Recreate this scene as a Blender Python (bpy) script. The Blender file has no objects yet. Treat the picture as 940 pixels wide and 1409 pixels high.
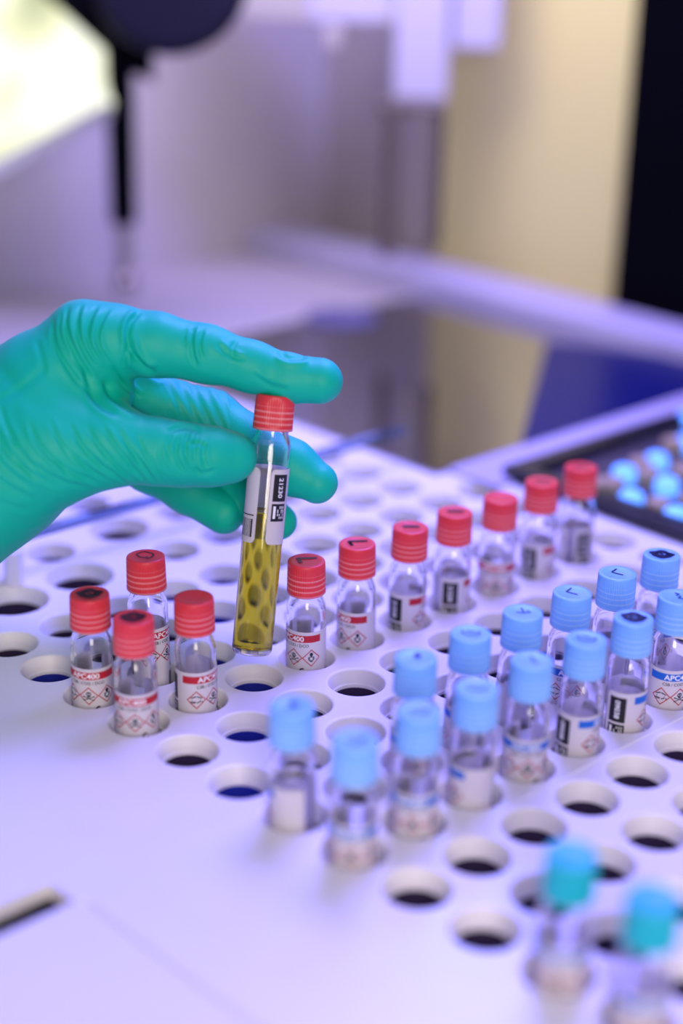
import bpy, bmesh, math, random
import numpy as np
from mathutils import Vector, Matrix
from mathutils.geometry import delaunay_2d_cdt

random.seed(4)
MM = 0.001
sc = bpy.context.scene
C = sc.collection

# ------------------------------------------------------------------ camera
W, H, F = 940, 1409, 2299.0
PITCH, ROLL, CAMZ = 0.38366, -0.025946, 341.7
cp, sp = math.cos(PITCH), math.sin(PITCH)
cr, sr = math.cos(ROLL), math.sin(ROLL)
RIGHT = Vector((1, 0, 0)); FWD = Vector((0, cp, -sp)); DOWN = Vector((0, -sp, -cp))
XC = cr * RIGHT + sr * DOWN
YC = sr * RIGHT - cr * DOWN
CAM = Vector((0, 0, CAMZ))
cam_d = bpy.data.cameras.new('camera'); cam = bpy.data.objects.new('camera', cam_d); C.objects.link(cam)
cam_d.sensor_fit = 'VERTICAL'; cam_d.sensor_height = 36; cam_d.sensor_width = 24
cam_d.lens = F / H * 36
R = Matrix((XC, YC, -FWD)).transposed()
cam.matrix_world = Matrix.Translation(CAM * MM) @ R.to_4x4()
cam_d.clip_start = 0.01; cam_d.clip_end = 20
cam_d.dof.use_dof = True
cam_d.dof.focus_distance = 0.726
cam_d.dof.aperture_fstop = 2.25
sc.camera = cam
sc.view_settings.view_transform = 'Standard'; sc.view_settings.look = 'None'
sc.view_settings.gamma = 1; sc.view_settings.use_curve_mapping = False
sc.view_settings.exposure = 0.0
sc.cycles.max_bounces = 16; sc.cycles.transmission_bounces = 14; sc.cycles.transparent_max_bounces = 8
sc.cycles.diffuse_bounces = 3; sc.cycles.glossy_bounces = 6
sc.cycles.sample_clamp_indirect = 20.0
sc.cycles.use_denoising = True

# ------------------------------------------------------------------ world and lights
wd = bpy.data.worlds.new('world'); sc.world = wd; wd.use_nodes = True
wd.node_tree.nodes['Background'].inputs[0].default_value = (0.42, 0.40, 0.80, 1)
wd.node_tree.nodes['Background'].inputs[1].default_value = 0.5

def area(name, loc, target, size, power, col, size_y=None):
    l = bpy.data.lights.new(name, 'AREA'); l.energy = power; l.color = col; l.size = size * MM
    if size_y: l.shape = 'RECTANGLE'; l.size_y = size_y * MM
    o = bpy.data.objects.new(name, l); C.objects.link(o)
    o.location = Vector(loc) * MM
    o.rotation_euler = (Vector(target) - Vector(loc)).to_track_quat('-Z', 'Y').to_euler()
    return o
area('warm_room_light', (110, -280, 430), (0, 650, 60), 300, 6.2, (1.0, 0.90, 0.83), 620)
area('violet_bench_light', (160, 1020, 760), (30, 640, 0), 420, 13.0, (0.27, 0.22, 1.0), 280)
area('blue_indicator_light', (90, 900, 330), (-70, 715, 115), 90, 1.0, (0.04, 0.12, 1.0))
area('rear_lamp', (-20, 1120, 560), (60, 1560, 160), 260, 2.3, (1.0, 0.90, 0.76))

# ------------------------------------------------------------------ helpers
def at(px, py, d):
    """a point seen at pixel px,py at forward distance d (mm)"""
    u, v = px - W / 2, py - H / 2
    u, v = cr * u - sr * v, sr * u + cr * v
    return CAM + RIGHT * (u / F * d) + FWD * d + DOWN * (v / F * d)

def ground(px, py, h=0.0):
    p = at(px, py, 1.0) - CAM
    return CAM + p * ((h - CAMZ) / p.z)

def mat(name, col, rough=0.5, metal=0.0, trans=0.0, ior=1.45, emit=None, es=1.0, sss=0.0, coat=0.0, bump=0.0, bscale=200.0, spec=0.5, vary=0.0):
    m = bpy.data.materials.new(name); m.use_nodes = True
    nt = m.node_tree; b = nt.nodes['Principled BSDF']
    b.inputs['Base Color'].default_value = (*col, 1); b.inputs['Roughness'].default_value = rough
    b.inputs['Metallic'].default_value = metal; b.inputs['Transmission Weight'].default_value = trans
    b.inputs['IOR'].default_value = ior; b.inputs['Coat Weight'].default_value = coat
    b.inputs['Specular IOR Level'].default_value = spec
    if sss:
        b.inputs['Subsurface Weight'].default_value = sss
        b.inputs['Subsurface Radius'].default_value = (0.004, 0.003, 0.003); b.inputs['Subsurface Scale'].default_value = 0.5
    if emit:
        b.inputs['Emission Color'].default_value = (*emit, 1); b.inputs['Emission Strength'].default_value = es
    if bump or vary:
        tc = nt.nodes.new('ShaderNodeTexCoord'); n = nt.nodes.new('ShaderNodeTexNoise'); n.inputs['Scale'].default_value = bscale
        nt.links.new(tc.outputs['Object'], n.inputs['Vector'])
        if bump:
            bp = nt.nodes.new('ShaderNodeBump'); bp.inputs['Strength'].default_value = bump; bp.inputs['Distance'].default_value = 0.0005
            nt.links.new(n.outputs['Fac'], bp.inputs['Height']); nt.links.new(bp.outputs['Normal'], b.inputs['Normal'])
        if vary:
            mx = nt.nodes.new('ShaderNodeMix'); mx.data_type = 'RGBA'
            mx.inputs[6].default_value = (*[c * (1 - vary) for c in col], 1); mx.inputs[7].default_value = (*[min(1, c * (1 + vary)) for c in col], 1)
            nt.links.new(n.outputs['Fac'], mx.inputs[0]); nt.links.new(mx.outputs[2], b.inputs['Base Color'])
    return m

def banded(name, c1, c2, period, rough=0.35):
    """moulded translucent plastic cap: paler rings where the thread inside shows"""
    m = mat(name, c1, rough, sss=0.25)
    nt = m.node_tree; b = nt.nodes['Principled BSDF']
    tc = nt.nodes.new('ShaderNodeTexCoord'); sx = nt.nodes.new('ShaderNodeSeparateXYZ')
    nt.links.new(tc.outputs['Object'], sx.inputs[0])
    mu = nt.nodes.new('ShaderNodeMath'); mu.operation = 'MULTIPLY'; mu.inputs[1].default_value = 2 * math.pi / (period * MM)
    nt.links.new(sx.outputs['Z'], mu.inputs[0])
    sn = nt.nodes.new('ShaderNodeMath'); sn.operation = 'SINE'; nt.links.new(mu.outputs[0], sn.inputs[0])
    mr = nt.nodes.new('ShaderNodeMapRange'); mr.inputs[1].default_value = 0.2; mr.inputs[2].default_value = 1.0
    nt.links.new(sn.outputs[0], mr.inputs[0])
    mr2 = nt.nodes.new('ShaderNodeMapRange'); mr2.inputs[1].default_value = 10.6 * MM; mr2.inputs[2].default_value = 9.6 * MM
    nt.links.new(sx.outputs['Z'], mr2.inputs[0])
    ml = nt.nodes.new('ShaderNodeMath'); ml.operation = 'MULTIPLY'
    nt.links.new(mr.outputs[0], ml.inputs[0]); nt.links.new(mr2.outputs[0], ml.inputs[1])
    mx = nt.nodes.new('ShaderNodeMix'); mx.data_type = 'RGBA'
    mx.inputs[6].default_value = (*c1, 1); mx.inputs[7].default_value = (*c2, 1)
    nt.links.new(ml.outputs[0], mx.inputs[0]); nt.links.new(mx.outputs[2], b.inputs['Base Color'])
    return m

M = {
    'deck': mat('white_moulded_plastic', (0.80, 0.77, 0.81), 0.28, bump=0.05, bscale=60, vary=0.02),
    'well': mat('white_well_plastic', (0.84, 0.80, 0.78), 0.45),
    'sleeve': mat('dark_sleeve', (0.050, 0.034, 0.075), 0.15),
    'sleeve_reflection': mat('dark_sleeve_blue_reflection', (0.025, 0.035, 0.34), 0.15),  # dark sleeve with a blue reflection painted into its colour
    'glass': mat('clear_glass', (1, 1, 1), 0.0, trans=1.0, ior=1.45),
    'acrylic': mat('clear_blue_acrylic', (0.30, 0.42, 0.66), 0.08, trans=1.0, ior=1.2),
    'liquid': mat('olive_liquid', (0.64, 0.54, 0.012), 0.0, trans=1.0, ior=1.34),
    'paper': mat('white_label_paper', (0.97, 0.93, 0.93), 0.5),
    'red_ink': mat('red_ink', (0.50, 0.012, 0.022), 0.5),
    'blue_ink': mat('blue_ink', (0.01, 0.14, 0.60), 0.5),
    'black_ink': mat('black_ink', (0.012, 0.010, 0.012), 0.45),
    'white_ink': mat('white_ink', (0.9, 0.9, 0.9), 0.5),
    'marker': mat('marker_ink', (0.05, 0.006, 0.02), 0.35),
    'marker_blue': mat('marker_ink_dark_blue', (0.008, 0.008, 0.05), 0.35),
    'red_cap': banded('red_cap_plastic', (0.76, 0.045, 0.055), (0.84, 0.26, 0.26), 2.45),
    'blue_cap': banded('blue_cap_plastic', (0.22, 0.50, 0.92), (0.36, 0.62, 0.93), 2.45),
    'teal_cap': banded('teal_cap_plastic', (0.0, 0.44, 0.50), (0.0, 0.46, 0.52), 2.9),
    'glove': mat('teal_nitrile', (0.0, 0.48, 0.295), 0.5, bump=0.15, bscale=900, spec=0.3),
    'dark_glass': mat('dark_glass_pane', (0.50, 0.50, 0.54), 0.05, metal=1.0),
    'black': mat('black_enamel', (0.001, 0.001, 0.003), 0.7, spec=0.04),
    'black_blue': mat('dark_housing', (0.004, 0.003, 0.015), 0.6, spec=0.15),
    'beige': mat('beige_panel', (0.70, 0.64, 0.27), 0.55, bump=0.03, bscale=40, vary=0.02),
    'grey_wall': mat('lavender_grey_wall', (0.50, 0.46, 0.50), 0.6, bump=0.03, bscale=40, vary=0.03),
    'grey_panel': mat('warm_grey_panel', (0.42, 0.38, 0.37), 0.55),
    'white_metal': mat('white_enamel', (0.80, 0.77, 0.86), 0.35),
    'steel': mat('brushed_steel', (0.42, 0.38, 0.33), 0.35, metal=0.9),
    'dark_tray': mat('dark_tray_plastic', (0.015, 0.013, 0.02), 0.35),
    'tray_bed': mat('grey_tray_bed', (0.06, 0.05, 0.06), 0.5),
    'rod': mat('dark_bronze_rod', (0.10, 0.08, 0.06), 0.4),
    'rear_floor': mat('rear_floor_plastic', (0.42, 0.38, 0.40), 0.5),
    'blue_reflection': mat('painted_blue_reflection', (0.006, 0.009, 0.085), 0.3, spec=0.08),
    'screen_rim': mat('cream_rim', (0.6, 0.6, 0.55), 0.5),
    'head': mat('violet_lit_white_enamel', (0.50, 0.47, 0.62), 0.4),  # white enamel with the violet light on it mixed into the colour
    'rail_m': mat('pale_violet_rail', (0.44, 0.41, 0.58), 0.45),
    'spot': mat('dull_blue_spot', (0.10, 0.095, 0.20), 0.4),
    'edge': mat('blue_grey_edge', (0.13, 0.19, 0.42), 0.3),
    'tan': mat('tan_plastic', (0.36, 0.27, 0.17), 0.5),
    'glow_blue': mat('glowing_blue_cap', (0.1, 0.3, 1.0), 0.3, emit=(0.11, 0.31, 1.0), es=1.7),  # blue vial caps, their brightness put in as emission
    'frosted': mat('frosted_post', (0.80, 0.78, 0.86), 0.3),
}

def translucent(m, fac):
    nt = m.node_tree; b = nt.nodes['Principled BSDF']; out = nt.nodes['Material Output']
    t = nt.nodes.new('ShaderNodeBsdfTranslucent'); t.inputs[0].default_value = b.inputs['Base Color'].default_value[:]
    mx = nt.nodes.new('ShaderNodeMixShader'); mx.inputs[0].default_value = fac
    nt.links.new(b.outputs[0], mx.inputs[1]); nt.links.new(t.outputs[0], mx.inputs[2]); nt.links.new(mx.outputs[0], out.inputs[0])
translucent(M['paper'], 0.5)
def tag(o, label=None, cat=None, group=None, kind=None):
    if label: o['label'] = label
    if cat: o['category'] = cat
    if group: o['group'] = group
    if kind: o['kind'] = kind
    return o

def link(name, me, m=None, parent=None, loc=None, smooth=False):
    if m is not None and not me.materials: me.materials.append(m)
    if smooth and len(me.polygons): me.polygons.foreach_set('use_smooth', [True] * len(me.polygons))
    o = bpy.data.objects.new(name, me); C.objects.link(o)
    if parent: o.parent = parent
    if loc is not None: o.location = Vector(loc) * MM
    return o

def empty(name, loc=(0, 0, 0), rz=0):
    o = bpy.data.objects.new(name, None); C.objects.link(o); o.location = Vector(loc) * MM
    o.rotation_euler = (0, 0, rz); o.empty_display_size = 0.01
    return o

def mesh(name, vs, fs):
    me = bpy.data.meshes.new(name)
    me.from_pydata([tuple(c * MM for c in v) for v in vs], [], fs); me.update()
    return me

def lathe(name, prof, n=48, radial=None, closed=False):
    vs, fs = [], []
    full = [prof[0]]                                # holding loops keep the smooth normals of long runs straight
    for (r0, z0), (r1, z1) in zip(prof[:-1], prof[1:]):
        L = math.hypot(r1 - r0, z1 - z0)
        if L > 2.0 and z0 != z1:
            for t in (0.25 / L, 1 - 0.25 / L): full.append((r0 + (r1 - r0) * t, z0 + (z1 - z0) * t))
        full.append((r1, z1))
    prof = full; k = len(prof)
    for j in range(n):
        a = 2 * math.pi * j / n
        for i, (r, z) in enumerate(prof):
            rr = r + (radial(i, j, r, z) if radial else 0)
            vs.append((rr * math.cos(a), rr * math.sin(a), z))
    for j in range(n):
        j2 = (j + 1) % n
        for i in range(k - 1):
            fs.append((j * k + i, j2 * k + i, j2 * k + i + 1, j * k + i + 1))
    me = mesh(name, vs, fs)
    bm = bmesh.new(); bm.from_mesh(me)
    bmesh.ops.remove_doubles(bm, verts=bm.verts, dist=1e-7)
    bmesh.ops.dissolve_degenerate(bm, dist=1e-7, edges=bm.edges)
    bmesh.ops.recalc_face_normals(bm, faces=bm.faces)
    bm.to_mesh(me); bm.free()
    return me

def box_me(name, size, bevel=1.0, center=(0, 0, 0), seg=2):
    bm = bmesh.new(); bmesh.ops.create_cube(bm, size=1)
    for v in bm.verts:
        v.co = Vector((v.co.x * size[0] + center[0], v.co.y * size[1] + center[1], v.co.z * size[2] + center[2])) * MM
    if bevel:
        bmesh.ops.bevel(bm, geom=list(bm.edges), offset=bevel * MM, segments=seg, affect='EDGES', profile=0.5)
    me = bpy.data.meshes.new(name); bm.to_mesh(me); bm.free(); return me

def prism(name, pts, z0, z1, bevel=0.0):
    bm = bmesh.new()
    b = [bm.verts.new((x * MM, y * MM, z0 * MM)) for x, y in pts]
    t = [bm.verts.new((x * MM, y * MM, z1 * MM)) for x, y in pts]
    bm.faces.new(b[::-1]); bm.faces.new(t); n = len(pts)
    for i in range(n): bm.faces.new((b[i], b[(i + 1) % n], t[(i + 1) % n], t[i]))
    bmesh.ops.recalc_face_normals(bm, faces=bm.faces)
    if bevel: bmesh.ops.bevel(bm, geom=list(bm.edges), offset=bevel * MM, segments=2, affect='EDGES', profile=0.5)
    me = bpy.data.meshes.new(name); bm.to_mesh(me); bm.free(); return me

# ------------------------------------------------------------------ lattice of the rack
O2 = Vector((-13.76, 671.5)); A2 = Vector((22.62, 20.83)); C2 = Vector((22.33, -22.65))
def node(i, k): return O2 + A2 * i + C2 * k
def lat(i, k, z=0): p = node(i, k); return Vector((p.x, p.y, z))
YAW_A = math.atan2(A2.y, A2.x); YAW_C = math.atan2(C2.y, C2.x)

GL0 = Vector((54.0, 906.0))                       # near corner of the dark glass pane

# ------------------------------------------------------------------ deck with wells
wells = []                                         # x, y, scale, painted blue reflection
blue_reflection_wells = {(-1, 0), (-2, 1), (-3, 2), (-1, -1), (-2, -1), (0, -2), (-3, -2), (1, -3), (0, -3)}
for k in range(-6, 10):
    for i in range(-3, 11):
        if k in (-4, -5, -6) and i < 3: continue
        if k <= -7: continue
        p = node(i, k)
        d = p - GL0                                # keep clear of the glass pane and the dark tray
        ia = (p - O2)
        # coordinates of p along A and C from the glass corner
        det = A2.x * C2.y - A2.y * C2.x
        ga = (d.x * C2.y - d.y * C2.x) / det; gc = (A2.x * d.y - A2.y * d.x) / det
        if ga > -0.9 and gc < 0.9: continue
        if ga > 0.2 and gc < 5.9: continue
        if k <= 2 and i >= 8: continue
        if p.y > 960 or gc < -8.9: continue
        wells.append((p.x, p.y, 1.0, (i, k) in blue_reflection_wells))
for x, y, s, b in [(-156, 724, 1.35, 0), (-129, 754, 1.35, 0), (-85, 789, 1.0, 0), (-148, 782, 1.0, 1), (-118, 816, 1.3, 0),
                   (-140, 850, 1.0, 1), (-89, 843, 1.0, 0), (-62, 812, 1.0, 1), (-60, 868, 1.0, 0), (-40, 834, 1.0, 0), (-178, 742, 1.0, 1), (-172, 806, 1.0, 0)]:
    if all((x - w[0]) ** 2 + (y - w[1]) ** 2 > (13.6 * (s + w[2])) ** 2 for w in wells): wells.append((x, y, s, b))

R0 = 13.6
deck = empty('sample_deck'); tag(deck, 'wide white plastic machine deck pierced by rows of round countersunk wells', 'deck')
def flat(outer, circles, name, zf=lambda x, y: 0.0, extra=()):
    pts = [Vector(p) for p in outer]; edges = [(i, (i + 1) % len(outer)) for i in range(len(outer))]
    def loop(l):
        b = len(pts); pts.extend(Vector(q) for q in l); edges.extend((b + i, b + (i + 1) % len(l)) for i in range(len(l)))
    cen = []
    for x, y, r in circles:
        loop([(x + r * math.cos(2 * math.pi * j / 48), y + r * math.sin(2 * math.pi * j / 48)) for j in range(48)])
        cen.append((x, y, r))
    for l in extra: loop(l)
    V, E_, Fc, *_ = delaunay_2d_cdt(pts, edges, [], 1, 1e-4)
    keep = []
    from mathutils.geometry import intersect_point_quad_2d
    for f in Fc:
        c = sum((V[i] for i in f), Vector((0, 0))) / len(f)
        if any((c.x - x) ** 2 + (c.y - y) ** 2 < (r * 0.99) ** 2 for x, y, r in cen): continue
        bad = False
        for l in extra:
            if intersect_point_quad_2d(c, *[Vector(q) for q in l]): bad = True
        if not bad: keep.append(tuple(f))
    return mesh(name, [(v.x, v.y, zf(v.x, v.y)) for v in V], keep)

slotA = Vector((-99.0, 493.0))                     # far corner of the finger slot in the access cover
an = A2.normalized(); cn = C2.normalized()
s0, s1 = slotA, slotA + cn * 15
slot = [(s0.x, s0.y), (s0.x - an.x * 230, s0.y - an.y * 230), (s1.x - an.x * 230, s1.y - an.y * 230), (s1.x, s1.y)]
g1 = slotA + an * 4.2; g0 = slotA                  # the shallow seam that runs on from the slot
seam = [(g0.x + cn.x * 16, g0.y + cn.y * 16), (g1.x + cn.x * 16, g1.y + cn.y * 16), (g1.x + cn.x * 330, g1.y + cn.y * 330), (g0.x + cn.x * 330, g0.y + cn.y * 330)]
GLC = lambda a, c: tuple(GL0 + A2 * a + C2 * c)
outer = [(-480, 150), (420, 150), (560, 700), GLC(9.8, 12), GLC(9.8, -9.6), GLC(-14, -9.6), (-600, 700)]
def zdeck(x, y):                                   # the block beyond row 4 sits a little lower
    d = Vector((x, y)) - O2; det = A2.x * C2.y - A2.y * C2.x
    a = (d.x * C2.y - d.y * C2.x) / det; c = (A2.x * d.y - A2.y * d.x) / det
    return a, c
top = flat(outer, [(x, y, R0 * s) for x, y, s, b in wells], 'deck_top', extra=[slot, seam])
link('deck_top', top, M['deck'], deck)
wp = [(13.6, 0.0), (13.2, -0.06), (12.8, -0.3), (12.45, -0.8), (11.6, -3.6), (10.9, -6.2), (10.6, -6.6), (10.45, -6.75), (10.4, -7.0), (10.35, -8.2)]
well_me = lathe('well', wp, 48); well_me.materials.append(M['well'])
slv = lathe('well_sleeve', [(10.35, -8.2), (10.2, -8.25), (10.15, -66), (0, -66.2)], 40); slv.materials.append(M['sleeve'])
slb = slv.copy(); slb.materials.clear(); slb.materials.append(M['sleeve_reflection'])
for me in (well_me, slv, slb): me.polygons.foreach_set('use_smooth', [True] * len(me.polygons))
for x, y, s, b in wells:
    w = link('well', well_me, None, deck, (x, y, 0)); w.scale = (s, s, 1)
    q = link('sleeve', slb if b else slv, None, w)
# slot walls, seam floor, ridge line between the two rack blocks
def walls(name, quad, depth, m_side, m_floor, parent):
    q = [(x, y, 0) for x, y in quad] + [(x, y, -depth) for x, y in quad]
    me = mesh(name, q, [(i, (i + 1) % 4, (i + 1) % 4 + 4, i + 4) for i in range(4)])
    o = link(name, me, m_side, parent)
    link(name + '_bottom', mesh(name + '_bottom', q[4:], [(0, 1, 2, 3)]), m_floor, parent)
walls('finger_slot', slot, 6.5, M['well'], M['black'], deck)
walls('seam_groove', seam, 1.6, M['deck'], M['deck'], deck)
# raised lip along row 4 / row 5
def ribbon3(pts, w, h):
    vs, fs = [], []
    n = len(pts)
    for i, p in enumerate(pts):
        t = (pts[min(i + 1, n - 1)] - pts[max(i - 1, 0)]).normalized(); nn = Vector((-t.y, t.x))
        f = min(1, i / 4)
        for s_, z in ((-1, 0), (-0.5, h * f), (0.5, h * f), (1, 0)):
            q = p + nn * (s_ * w / 2); vs.append((q.x, q.y, z + 0.01))
    for i in range(n - 1):
        for j in range(3): a = i * 4 + j; fs.append((a, a + 1, a + 5, a + 4))
    return vs, fs
lp = [node(-2.0 + 0.5 * j, 4.5) for j in range(24)]
link('block_edge_ridge', mesh('block_edge_ridge', *ribbon3(lp, 1.3, 0.5)), M['deck'], deck)

# ------------------------------------------------------------------ vial kit
LEN = 113.0; RB = 8.8; RL = 8.95
LTOP = LEN - 31.0; LH = 32.5; LW = 51.5

cap_prof = [(0, 14.75), (5.6, 14.75), (6.0, 14.9), (7.7, 14.95), (8.12, 14.75), (8.28, 14.2), (8.3, 12.5), (8.34, 10.2), (8.38, 9.2), (8.40, 8.4), (8.38, 7.6),
            (8.42, 6.6), (8.44, 5.6), (8.42, 4.7), (8.48, 3.7), (8.50, 2.8), (8.50, 2.2), (8.62, 1.5), (8.62, 0.2), (8.4, 0.0), (7.5, 0.0), (7.45, 6.0), (0, 6.0)]
def knurl(i, j, r, z):
    if r > 8.2 and 1.8 < z < 13.6: return -0.17 if j % 4 in (0, 1) else 0.06
    return 0
cap_me = lathe('cap', cap_prof, 208, knurl)
cap_me.polygons.foreach_set('use_smooth', [True] * len(cap_me.polygons))
def capmesh(m): c = cap_me.copy(); c.materials.clear(); c.materials.append(m); return c
CAPS = {'red': capmesh(M['red_cap']), 'blue': capmesh(M['blue_cap']), 'teal': capmesh(M['teal_cap'])}
S = LEN - 15.0 + 2                                   # where the neck meets the cap
gl = [(0, 0.7), (5.6, 0.5), (6.9, 0.0), (7.9, 0.3), (8.55, 1.2), (8.8, 2.6), (8.8, S - 12), (8.72, S - 9.5), (8.3, S - 7.2), (7.6, S - 5.2), (7.0, S - 3.6), (6.9, S - 2), (6.9, S + 7), (6.0, S + 7.1)]
gi = [(5.9, S + 7), (5.85, S - 2), (5.95, S - 3.8), (6.6, S - 5.6), (7.3, S - 7.6), (7.7, S - 9.8), (7.75, S - 12), (7.75, 4.2), (7.2, 2.9), (5.5, 2.5), (0, 2.4)]
tube_me = lathe('glass_tube', gl + gi, 56); tube_me.materials.append(M['glass'])
tube_me.polygons.foreach_set('use_smooth', [True] * len(tube_me.polygons))

def liquid_mesh(level):
    me = lathe('liquid', [(0, 2.35), (5.5, 2.45), (7.22, 2.85), (7.82, 4.2), (7.82, level + 0.5), (7.3, level), (0, level - 0.1)], 56)
    me.materials.append(M['liquid']); me.polygons.foreach_set('use_smooth', [True] * len(me.polygons)); return me

def wrap(x, y, r): a = x / RL; return (r * math.cos(a), r * math.sin(a), LTOP - y)

def label_sheet():
    n = 72; vs, fs = [], []
    ro_, ri_ = RL, RL - 0.09
    for j in range(n + 1):
        # columns denser near the rounded ends
        t = j / n; x = LW * t
        d = min(x, LW - x); c = 0.0
        if d < 2.0: c = 2.0 - math.sqrt(max(0, 4 - (2.0 - d) ** 2))
        for r in (ro_, ri_):
            for y in (c, LH - c): vs.append(wrap(x, y, r))
    for j in range(n):
        a, b = j * 4, j * 4 + 4
        fs += [(a, b, b + 1, a + 1), (a + 2, a + 3, b + 3, b + 2), (a, a + 2, b + 2, b), (a + 1, b + 1, b + 3, a + 3)]
    fs += [(0, 1, 3, 2), (n * 4, n * 4 + 2, n * 4 + 3, n * 4 + 1)]
    me = mesh('label_sheet', vs, fs); me.materials.append(M['paper']); return me
LABEL = label_sheet()

class Print:
    def __init__(s): s.v, s.f = [], []
    def rect(s, x0, y0, x1, y1, r=8.975):
        n = max(1, int((x1 - x0) / 0.5)); b = len(s.v)
        for j in range(n + 1):
            x = x0 + (x1 - x0) * j / n; s.v += [wrap(x, y0, r), wrap(x, y1, r)]
        for j in range(n): a = b + 2 * j; s.f.append((a, a + 1, a + 3, a + 2))
    def line(s, pts, w, r=8.975, closed=False):
        P = [Vector(p) for p in pts]
        if closed: P.append(P[0])
        for a, b in zip(P[:-1], P[1:]):
            d = b - a; L = d.length
            if L == 0: continue
            t = d / L; nn = Vector((-t.y, t.x)) * w / 2; a_, b_ = a - t * w / 2, b + t * w / 2
            n = max(1, int(L / 0.6)); base = len(s.v)
            for j in range(n + 1):
                q = a_ + (b_ - a_) * (j / n)
                s.v += [wrap(q.x + nn.x, q.y + nn.y, r), wrap(q.x - nn.x, q.y - nn.y, r)]
            for j in range(n): k = base + 2 * j; s.f.append((k, k + 1, k + 3, k + 2))
    def disc(s, x, y, rx, ry=None, r=8.975, n=14):
        ry = ry or rx; b = len(s.v); s.v.append(wrap(x, y, r))
        for j in range(n): a = 2 * math.pi * j / n; s.v.append(wrap(x + rx * math.cos(a), y + ry * math.sin(a), r))
        for j in range(n): s.f.append((b, b + 1 + j, b + 1 + (j + 1) % n))
    def text(s, txt, x, y, h, r=8.985, rot=0.0, sx=1.0, bold=0.0):
        """text with its cap height h, left end at x, baseline at y; rot in degrees, clockwise"""
        cu = bpy.data.curves.new('t', 'FONT'); cu.body = txt; cu.size = 1.0; cu.offset = bold; cu.resolution_u = 3
        o = bpy.data.objects.new('t', cu); C.objects.link(o)
        dg = bpy.context.evaluated_depsgraph_get()
        me = bpy.data.meshes.new_from_object(o.evaluated_get(dg))
        k = h / 0.70; bt_ = bmesh.new(); bt_.from_mesh(me)   # cut into narrow strips so that the letters bend with the tube
        d_ = Vector((math.cos(math.radians(rot)) * k * sx, math.sin(math.radians(rot)) * k, 0))
        ext = [v.co.dot(d_) for v in bt_.verts]; q_ = min(ext)
        while q_ < max(ext):
            q_ += 0.45
            bmesh.ops.bisect_plane(bt_, geom=bt_.verts[:] + bt_.edges[:] + bt_.faces[:], plane_co=d_ * (q_ / d_.length_squared), plane_no=d_)
        bt_.to_mesh(me); bt_.free(); b = len(s.v); ca, sa = math.cos(math.radians(rot)), math.sin(math.radians(rot))
        for v in me.vertices:
            u, w = v.co.x * k * sx, -v.co.y * k
            s.v.append(wrap(x + u * ca - w * sa, y + u * sa + w * ca, r + 0.01))
        for p in me.polygons: s.f.append(tuple(b + i for i in p.vertices))
        bpy.data.objects.remove(o); bpy.data.curves.remove(cu); bpy.data.meshes.remove(me)
    def build(s, name, m):
        me = mesh(name, s.v, s.f); me.materials.append(m); return me

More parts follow.
